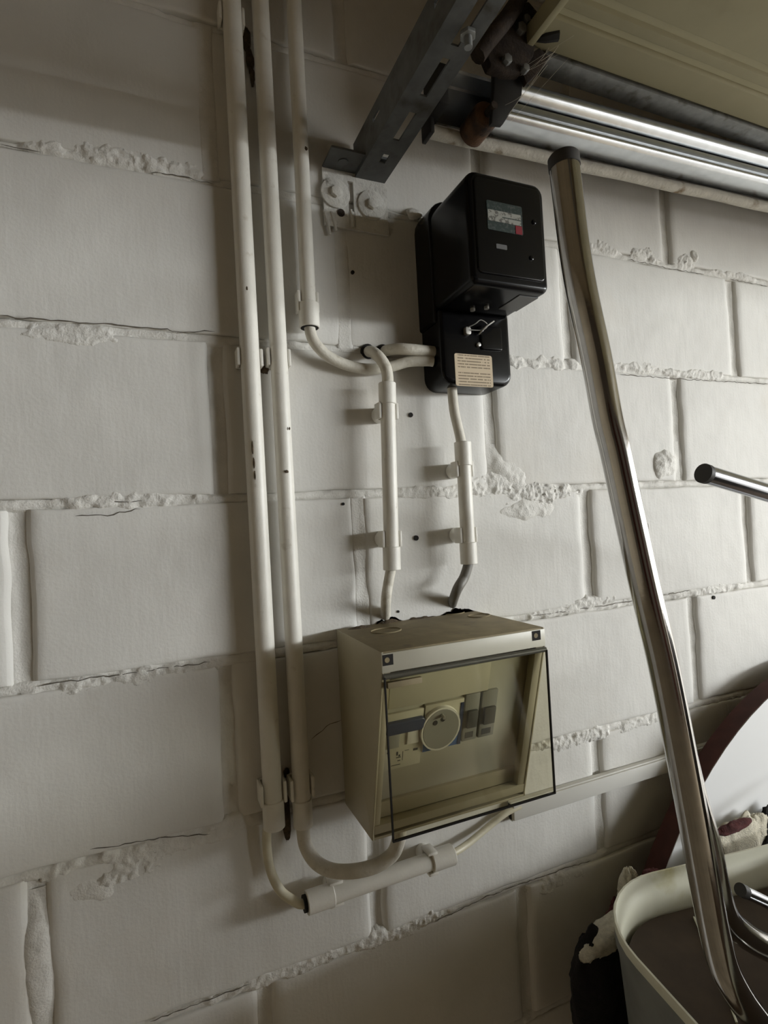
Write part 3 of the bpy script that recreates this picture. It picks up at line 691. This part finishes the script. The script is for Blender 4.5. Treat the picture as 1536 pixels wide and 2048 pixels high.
# knock-out rings, dust at the cable entries
for (x, y, r) in ((772, 1262, .020), (905, 1226, .018), (958, 1232, .016)):
    q = at_v(x, y, BV1); pts = [(q[0] + r * math.cos(t), BV1 + .0006, q[2] + r * .8 * math.sin(t)) for t in np.linspace(0, 2 * math.pi, 33)]
    MB().tube(pts, .0009, 6, False).build('knockout_ring', MT['beige_top'], fb)
def dust(x, y, ru, rw, h, seed):
    q = at_v(x, y, BV1)
    def fn(a, b):
        u = q[0] + (a - .5) * 2 * ru; w = max(0.001, q[2] + (b - .5) * 2 * rw)
        e = ((a - .5) * 2) ** 2 + ((b - .5) * 2) ** 2
        n = float(fbm(np.array(u * 160), np.array(w * 160), seed, 3)); 
        return (u, BV1 - .0005 + h * max(0, 1 - e - .3 * n) * (.7 + .9 * n), w)
    return MB().grid(fn, 26, 20).build('dust', MT['dust'], fb, smooth=60)
for a in ((772, 1243, .022, .016, .011, 3), (903, 1223, .030, .014, .009, 7), (838, 1236, .030, .010, .004, 11), (720, 1256, .020, .008, .004, 15)): tag(dust(*a), kind='stuff')

# ------------------------------------------------------------------ strut bracket to the wall
st = thing('support_strut', 0.43, 1.963, 0, 'grey slotted angle bar reaching out from a bolted painted wall plate', 'bracket')
def plate_with_holes(u0, u1, w0, w1, v0, v1, holes, nx=4):
    """flat bar in the u-w plane with slot-shaped holes (rectangles with cut corners)"""
    mb = MB(); ws = [w0]
    cuts = sorted(holes, key=lambda q: q[2])
    y = w0
    for (a0, a1, b0, b1) in cuts:
        mb.box(u0, u1, v0, v1, y, b0); mb.box(u0, a0, v0, v1, b0, b1); mb.box(a1, u1, v0, v1, b0, b1); y = b1
    mb.box(u0, u1, v0, v1, y, w1); return mb
holes = [(.428, .437, .090, .140), (.428, .437, .166, .220), (.428, .437, .236, .290), (.428, .437, .320, .372), (.428, .437, .044, .062), (.428, .437, .40, .45)]
plate_with_holes(.409, .4535, .004, .95, 2.0390, 2.0415, holes).build('lower_flange', MT['strut'], st, smooth=0)
mb = MB(); y = .004
for w0 in (.075, .24, .41):
    mb.box(.409, .4115, 2.0412, 2.0860, y, w0); mb.box(.409, .4115, 2.0412, 2.066, w0, w0 + .022); mb.box(.409, .4115, 2.0725, 2.0860, w0, w0 + .022); y = w0 + .022
mb.box(.409, .4115, 2.0412, 2.0860, y, .95); mb.build('upright_flange', MT['strut'], st, smooth=0)
q = at_v(942, 68, 2.039)
MB().cyl((q[0] - .004, 2.0392, q[2]), (q[0] - .004, 2.0345, q[2]), .0085, 6).build('bolt_head', MT['galv'], st, bevel=.0008)
MB().cyl((q[0] - .004, 2.0346, q[2]), (q[0] - .004, 2.024, q[2]), .0042, 12).build('bolt', MT['galv'], st)
MB().box(.362, .4555, 2.0440, 2.0475, 0.001, 0.046).build('foot_flange', MT['strut'], st, bevel=.0008)
MB().cyl((.385, 2.0442, .024), (.385, 2.0425, .024), .007, 12).build('rivet', MT['strut'], st)
pw = MB()
pw.box(.3615, .3975, 1.965, 2.0455, 0.001, .0045); pw.box(.4055, .456, 1.965, 2.0455, 0.001, .0045); pw.box(.397, .406, 1.965, 1.990, 0.001, .0045); pw.box(.397, .406, 2.032, 2.0455, 0.001, .0045)
plt = pw.build('wall_plate', MT['paintsteel'], st, smooth=0)
for (x, y) in ((671, 386), (744, 410)):
    q = at(x, y, .006)
    wsh = MB().cyl((q[0], q[1], .0044), (q[0], q[1], .0072), .0208, 28, bev=.0012).build('washer', MT['paintsteel'], st)
    MB().cyl((q[0], q[1], .007), (q[0], q[1], .0125), .0078, 6, bev=.001).build('bolt_head', MT['paintsteel'], wsh)
q = at(682, 426, .0046); MB().cyl((q[0], q[1], .0040), (q[0], q[1], .0060), .0052, 12).build('stud', MT['rust'], st)
for (x0, y0, x1, y1) in ((648, 420, 660, 470), (662, 424, 672, 462), (702, 420, 706, 455)):
    a, b = at(x0, y0, .004), at(x1, y1, .004); MB().tube([a, (a + b) / 2 + np.array([.001, 0, .001]), b], .0022, 6).build('paint_ridge', MT['paintsteel'], st)

# ------------------------------------------------------------------ door track, its roller and the painted bar below
TR0, TR1 = 0.500, 2.80
def tv(u): return 2.1025 + (u - 0.6) * 0.030                # the track climbs slightly to the right
def extrude_u(prof, u0, u1, rise=True, n=2, closed=True):
    rings = []
    for k in range(n):
        u = u0 + (u1 - u0) * k / (n - 1); rings.append([(u, v + (tv(u) if rise else 0), w) for v, w in prof])
    return MB().ring_stack(rings, True, True)
track = thing('door_track', 1.2, tv(1.2), 0.06, 'shiny steel door track along the wall above the chrome tube', 'track')
def arc(cv_, cw_, r, a0, a1, n=6): return [(cv_ + r * math.sin(math.radians(a)), cw_ + r * math.cos(math.radians(a))) for a in np.linspace(a0, a1, n)]
# closed C: back web, rounded lips (v relative to the bottom of the track)
up = arc(.0475, .094, .0085, 180, -60, 9)
upper = [(.052, .062), (.0565, .066)] + [(.0560, .090)] + arc(.0440, .0935, .0120, 80, -70, 9) + [(.0300, .0935), (.0300, .0915), (.036, .0915), (.046, .088), (.0535, .085), (.0535, .066)]
extrude_u(upper, 0.585, TR1).build('upper_lip', MT['track'], track, smooth=50)
lower = [(-.001, .062), (-.001, .094)] + arc(.0065, .0945, .0065, -80, 60, 7) + [(.0180, .0950), (.0260, .0960), (.0260, .0940), (.0165, .0925), (.0030, .0905), (.0015, .066)]
extrude_u(lower, 0.585, TR1).build('lower_lip', MT['track'], track, smooth=50)
back = [(-.001, .060), (.0560, .060), (.0560, .0635), (-.001, .0635)]
extrude_u(back, TR0, TR1).build('back_web', MT['track'], track)
extrude_u([(.050, .062), (.0565, .066), (.0560, .090), (.048, .0985), (.046, .096), (.0535, .088), (.0535, .066)], TR0, 0.585).build('upper_lip', MT['track'], track)
MB().box(.494, .508, 2.0975, 2.1500, .058, .100).build('end_bracket', MT['blackiron'], track, bevel=.001)

bar = [at(868, 266, .055)[:2], at(1060, 305, .055)[:2], at(1536, 411, .055)[:2]]
def bp(u): return 2.0932 + (u - 0.508) * 0.0300
rb2 = MB(); us = np.linspace(0.500, 2.80, 60)
rb2.tube([(u, bp(u) - .0052 + .0008 * math.sin(u * 31), .058) for u in us], .0088, 14)
pb = rb2.build('painted_bar', MT['paintrust']); tag(pb, 'flaking white painted bar running just below the shiny track', 'bar')
tag(MB().box(.4945, .5005, 2.078, 2.105, .045, .072).build('bar_end_bracket', MT['blackiron'], pb, bevel=.001))

ra = thing('roller_arm', 0.575, 2.105, 0.10, 'rusty hinge arm with a roller riding in the steel track', 'hinge')
rc = at(968, 236, .100)
MB().cyl((rc[0], rc[1], .068), (rc[0], rc[1], .108), .0185, 26, bev=.004).build('roller', MT['rustbright'], ra)
MB().cyl((rc[0], rc[1], .100), (rc[0], rc[1], .125), .0050, 12).build('axle', MT['rust'], ra)
def poly_plate(pts, w0, w1):
    mb = MB(); n = len(pts); mb.v = [(u, v, w0) for u, v in pts] + [(u, v, w1) for u, v in pts]
    mb.f = [tuple(reversed(range(n))), tuple(range(n, 2 * n))] + [(i, (i + 1) % n, (i + 1) % n + n, i + n) for i in range(n)]; return mb
armw = .118
armp = [at(x, y, armw)[:2] for x, y in ((980, 250), (1003, 252), (1040, 195), (1046, 118), (985, 118), (985, 180))]
poly_plate(armp, .114, .122).build('arm', MT['blackiron'], ra, bevel=.0012)
hp = [at(x, y, .130)[:2] for x, y in ((960, 95), (1020, 20), (1052, 10), (1078, 40), (1062, 118), (1040, 150), (1010, 150), (978, 138))]
poly_plate(hp, .120, .136).build('hinge_plate', MT['rust'], ra, bevel=.002)
MB().tube(AT((955, 112, .137), (975, 84, .140), (1015, 35, .145), (1035, 5, .150), (1055, -40, .160)), .0105, 10).build('hinge_knuckle', MT['rust'], ra)
for (x, y, r) in ((1040, 60, .0075), (1050, 42, .0055), (1012, 122, .0065), (1048, 140, .0055)):
    q = at(x, y, .137); MB().cyl((q[0], q[1], .134), (q[0], q[1], .143), r, 6).build('bolt_head', MT['galv'], ra, bevel=.0008)
MB().tube(AT((1066, 78, .140), (1090, 73, .150), (1116, 66, .158)), [.003, .007, .009], 8).build('lever', MT['blackiron'], ra)
lp = [at(x, y, .128)[:2] for x, y in ((1048, 118), (1075, 100), (1095, 118), (1072, 150), (1050, 172), (1042, 150))]
poly_plate(lp, .124, .132).build('lug', MT['rust'], ra, bevel=.001)

# ------------------------------------------------------------------ garage door, open overhead
DZ, DU0, DU1 = 2.180, 0.615, 2.80
door = tag(MB().box(DU0, DU1, DZ + .004, DZ + .008, .128, 3.50).build('door_1', MT['door'], smooth=0), 'beige ribbed sheet metal garage door raised overhead', kind='structure')
def rib(w0, w1, h, nm='rib'):
    prof = [(DZ + .005, w0), (DZ + .005 - h, w0 + .004), (DZ + .005 - h, w1 - .004), (DZ + .005, w1)]
    MB().ring_stack([[(u, v, w) for v, w in prof] for u in (DU0 + .004, DU1)]).build(nm, MT['door'], door, bevel=.001, smooth=30)
rib(.131, .180, .006, 'panel_strip')
w = .187
while w < 3.36:
    rib(w, w + .021, .005); rib(w + .030, w + .135, .007, 'panel_strip'); w += .145
MB().box(DU0 + .03, DU1, DZ - .004, DZ + .010, .098, .130).build('edge_channel', MT['galv'], door, bevel=.001)
MB().box(DU0 - .006, DU0 + .004, DZ - .004, DZ + .020, .135, 3.50).build('end_rail', MT['door'], door, bevel=.001)

# cobweb threads between the hinge and the door
random.seed(8)
wb = MB()
anch = AT((1050, 30, .15), (1075, 15, .15), (1062, 75, .14), (1042, 150, .13), (1020, 250, .11), (1010, 230, .12)); far = AT((1110, 75, .14), (1180, 70, .14), (1140, 55, .15), (1095, 130, .13), (1200, 20, .17), (1260, 5, .19))
for k in range(13):
    a = random.choice(anch); b = random.choice(far); m_ = (a + b) / 2 + np.array([random.uniform(-.012, .012), -random.uniform(0, .012), random.uniform(-.004, .004)])
    wb.tube(catmull([a + np.array([random.uniform(-.008, .008), random.uniform(-.008, .008), 0]), m_, b], 4), .00011, 4, False)
for (p, q_) in (((1015, 232), (1140, 60)), ((1040, 150), (1190, 50))):
    wb.tube([at(*p, .125), at(*q_, .15)], .00022, 5, False)
tag(wb.build('cobweb', MT['web'], smooth=0), 'pale cobweb threads stretched between rusty hinge and beige door', 'cobweb', kind='stuff')

# ------------------------------------------------------------------ stored things at the lower right
bench = thing('storage_bench', 1.15, 0.0, 0.45, 'low dark wooden bench carrying the cream tub and cloths', 'bench')
BT = 0.780
for k in range(6): MB().box(.575, 1.75, BT - .03, BT, .092 + k * .16, .245 + k * .16).build('plank', MT['wood'], bench, bevel=.002)
for u in (.62, 1.66):
    for w in (.150, .98): MB().box(u, u + .05, 0.0, BT - .03, w - .02, w + .03).build('leg', MT['wood'], bench, bevel=.002)

# round tabletop leaning on the wall
tt = thing('round_tabletop', 1.26, 0.0, 0.08, 'white round tabletop with dark red wooden edge leaning against the wall', 'tabletop')
RT = 0.63; TC = (1.340, RT)
def disc(r, w0, w1, name, m, n=96, lean=0.040):
    def pt(rr, k, w):
        a = 2 * math.pi * k / n; v = TC[1] + rr * math.sin(a)
        return (TC[0] + rr * math.cos(a), v, w + lean * (1.2 - v) / 1.2)
    MB().ring_stack([[pt(r, k, w0) for k in range(n)], [pt(r, k, w1) for k in range(n)]]).build(name, MT[m], tt, smooth=30)
disc(RT, .036, .0675, 'edge_band', 'mahogany'); disc(RT - .0012, .0670, .0685, 'top_surface', 'laminate')

# cream tub
RV = 1.03
tub = thing('cream_tub', 0.85, BT, 0.42, 'rounded rectangular cream tub with brown cardboard inside, at the bottom right', 'tub')
TU0, TU1, TW0, TW1, TRD = .657, 1.16, -.023, .43, .125
TCO, TSI = math.cos(math.radians(9)), math.sin(math.radians(9))
def rr_ring(ins, v, seg=10):
    out = []
    for (cu, cw, a0) in ((TU1, TW1, 0), (TU0, TW1, 90), (TU0, TW0, 180), (TU1, TW0, 270)):
        rad = TRD - ins; su = -1 if cu == TU1 else 1; sw = -1 if cw == TW1 else 1
        for k in range(seg + 1):
            a = math.radians(a0 + 90 * k / seg); pa, pb_ = cu + su * TRD + rad * math.cos(a), cw + sw * TRD + rad * math.sin(a)
            out.append((TCO * pa - TSI * pb_, v, TSI * pa + TCO * pb_))
    return out
MB().ring_stack([rr_ring(.018, BT + .001), rr_ring(.003, RV - .035), rr_ring(.0005, RV - .030), rr_ring(.0005, RV - .002)], True, False).build('outer_shell', MT['tubdark'], tub, smooth=50)
inner = MB().ring_stack([rr_ring(0.000, RV - .012), rr_ring(-.001, RV - .004), rr_ring(.0005, RV), rr_ring(.003, RV), rr_ring(.0035, RV - .004), rr_ring(.004, RV - .020), rr_ring(.007, RV - .024), rr_ring(.009, RV - .050), rr_ring(.020, BT + .004)], False, True)
inner.build('inner_shell', MT['cream'], tub, smooth=40)
CV = RV - .052
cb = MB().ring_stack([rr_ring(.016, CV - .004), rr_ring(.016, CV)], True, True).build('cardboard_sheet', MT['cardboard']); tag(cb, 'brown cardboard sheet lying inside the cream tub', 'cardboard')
pc = [at_v(x, y, CV) for x, y in ((1388, 1836), (1432, 1935), (1474, 2048))]
MB().tube([p + np.array([0, .0012, 0]) for p in pc], .0013, 6).build('pale_cut_edge', MT['cream'], cb)

# chrome tubing standing in the tub
cf = thing('chrome_tube_frame', .64, CV, .34, 'bent chrome tube with dark end cap rising from the cream tub', 'tube frame')
RT_ = .0133
path = [(1127, 318, .322), (1137, 404, .324), (1149, 497, .326), (1165, 590, .328), (1192, 714, .330), (1215, 838, .332), (1230, 900, .333), (1255, 1015, .335), (1289, 1170, .337), (1326, 1325, .339), (1357, 1480, .341), (1389, 1651, .343), (1408, 1755, .344), (1426, 1851, .345), (1445, 1927, .346), (1472, 1982, .347)]
pts = AT(*path, (1504, 2028, .347), (1544, 2076, .347), (1592, 2118, .347)); e1 = pts[-1]
pts += [np.array([e1[0] + .05, CV + RT_ + .006, .347]), np.array([e1[0] + .09, CV + RT_ + .001, .347]), np.array([e1[0] + .26, CV + RT_ + .001, .347])]
MB().tube(catmull(pts, 8), RT_, 32).build('upright_tube', MT['chrome'], cf)
d = pts[0] - pts[1]; d /= np.linalg.norm(d)
capm = MB(); capm.tube([pts[0] - d * .009, pts[0] + d * .001, pts[0] + d * .003, pts[0] + d * .0042], [RT_ + .0006, RT_ + .0006, RT_ - .001, RT_ - .005], 32); capm.build('end_cap', MT['cap'], cf)
p2 = AT((1352, 1450, .306), (1385, 1585, .307), (1415, 1690, .308), (1430, 1765, .309), (1450, 1828, .309), (1485, 1866, .309), (1536, 1896, .309), (1600, 1918, .309)); e2 = p2[-1]
p2 += [np.array([e2[0] + .08, max(e2[1] - .03, CV + .02), .309]), np.array([e2[0] + .20, CV + RT_ + .001, .309])]
MB().tube(catmull(p2, 8), RT_ * .98, 28).build('bent_tube', MT['chrome'], cf)
MB().tube([np.array([e1[0] + .25, CV + RT_ + .001, .347]), np.array([e1[0] + .25, CV + RT_ + .001, .309])], RT_ * .9, 16).build('cross_tube', MT['chrome'], cf)

dfm = thing('dark_tube_frame', 1.25, BT, .30, 'dark chrome tube ends pointing left from the right edge', 'tube frame')
a, b = at(1408, 947, .30), at(1536, 986, .30); dd = (b - a) / np.linalg.norm(b - a)
pe = a + dd * .55
MB().tube(catmull([a, a + dd * .2, a + dd * .45, pe + np.array([0.0, -.02, 0]), np.array([pe[0] + .04, pe[1] - .12, .30]), np.array([pe[0] + .04, BT + .10, .30]), np.array([pe[0] + .04, BT + .001, .30])], 8), .0100, 24).build('upper_tube', MT['darkchrome'], dfm)
MB().tube([a - dd * .0015, a + dd * .004], .0106, 24).build('end_cap', MT['cap'], dfm)
a2, b2 = at(1482, 1780, .275), at(1536, 1806, .275); d2 = (b2 - a2) / np.linalg.norm(b2 - a2)
e3 = np.array([pe[0] + .04, a2[1] - .02, .30])
MB().tube(catmull([a2, b2, b2 + d2 * .12, e3], 8), .0065, 18).build('lower_tube', MT['darkchrome'], dfm)
MB().tube([a2 - d2 * .0015, a2 + d2 * .008], .0071, 18).build('end_cap', MT['cap'], dfm)

MB().rprism(.52, 1.04, BT + .002, 1.35, 1.17, 1.192, r=.03, bev=.004, mp=lambda a, b, h: np.array([h, b, a])).build('seat_panel', MT['cardboard'], dfm)  # added panel out of view, shades the lower left of the block wall
# cloths heaped between the tub and the wall
def lump(c, r, seed, amp=.38, n=40, m=26, sq=1.0, shear=0.0):
    c = np.array(c, float); mb = MB(); rings = []
    for j in range(m):
        th = math.pi * (j + .5) / m; rg = []
        for i in range(n):
            ph = 2 * math.pi * i / n
            d_ = np.array([math.sin(th) * math.cos(ph), math.cos(th), math.sin(th) * math.sin(ph)])
            k = 1 + amp * float(fbm(np.array(d_[0] * 2.2 + 5 + seed), np.array(d_[1] * 2.2 + d_[2] * 1.7), seed, 3)) + .05 * float(fbm(np.array(d_[0] * 9), np.array(d_[1] * 9 + d_[2] * 7), seed + 3, 2))
            e = np.sign(d_) * np.abs(d_) ** sq
            q = e * np.array(r) * (k + .10 * float(fbm(np.array(d_[0] * 6 + 3), np.array(d_[1] * 6 + d_[2] * 5), seed + 5, 2))); q[1] += shear * q[0]
            rg.append(c + q)
        rings.append(rg)
    return mb.ring_stack(rings)
def cloth(name, x, y, w, r, m, label, seed, **k):
    return tag(lump(at(x, y, w), r, seed, **k).build(name, MT[m], smooth=80), label, 'cloth')
cloth('black_cloth', 1214, 1978, .088, (.052, .084, .024), 'ragblack', 'black crumpled cloth sagging under the cream fleece beside the tub', 3)
cloth('cream_fleece', 1216, 1868, .096, (.046, .014, .018), 'ragwhite', 'cream fleece fold lying on the black cloth', 5, shear=.35)
cloth('cream_fleece', 1262, 1794, .066, (.020, .038, .014), 'ragwhite', 'cream fleece roll standing against the tub rim', 7)
cloth('burgundy_cloth', 1237, 1830, .066, (.020, .024, .012), 'ragred', 'small burgundy cloth tucked left of the fleece roll', 9)
cloth('burgundy_cloth', 1304, 1764, .086, (.028, .020, .009), 'ragred', 'burgundy cloth at the foot of the dark red edge', 11)
cloth('cream_fleece', 1474, 1694, .092, (.044, .044, .010), 'ragwhite', 'cream folded cloth behind the tub, right of the chrome tube', 15, sq=.6)
cloth('burgundy_cloth', 1466, 1655, .103, (.036, .008, .006), 'ragred', 'strip of burgundy cloth on the cream folded cloth', 17)
cloth('cream_fleece', 1518, 1655, .088, (.032, .026, .010), 'ragwhite', 'white fluffy ball of cloth at the right edge', 19)
cloth('black_cloth', 1545, 1690, .088, (.040, .060, .010), 'ragblack', 'black cloth under the white fluffy ball', 21)
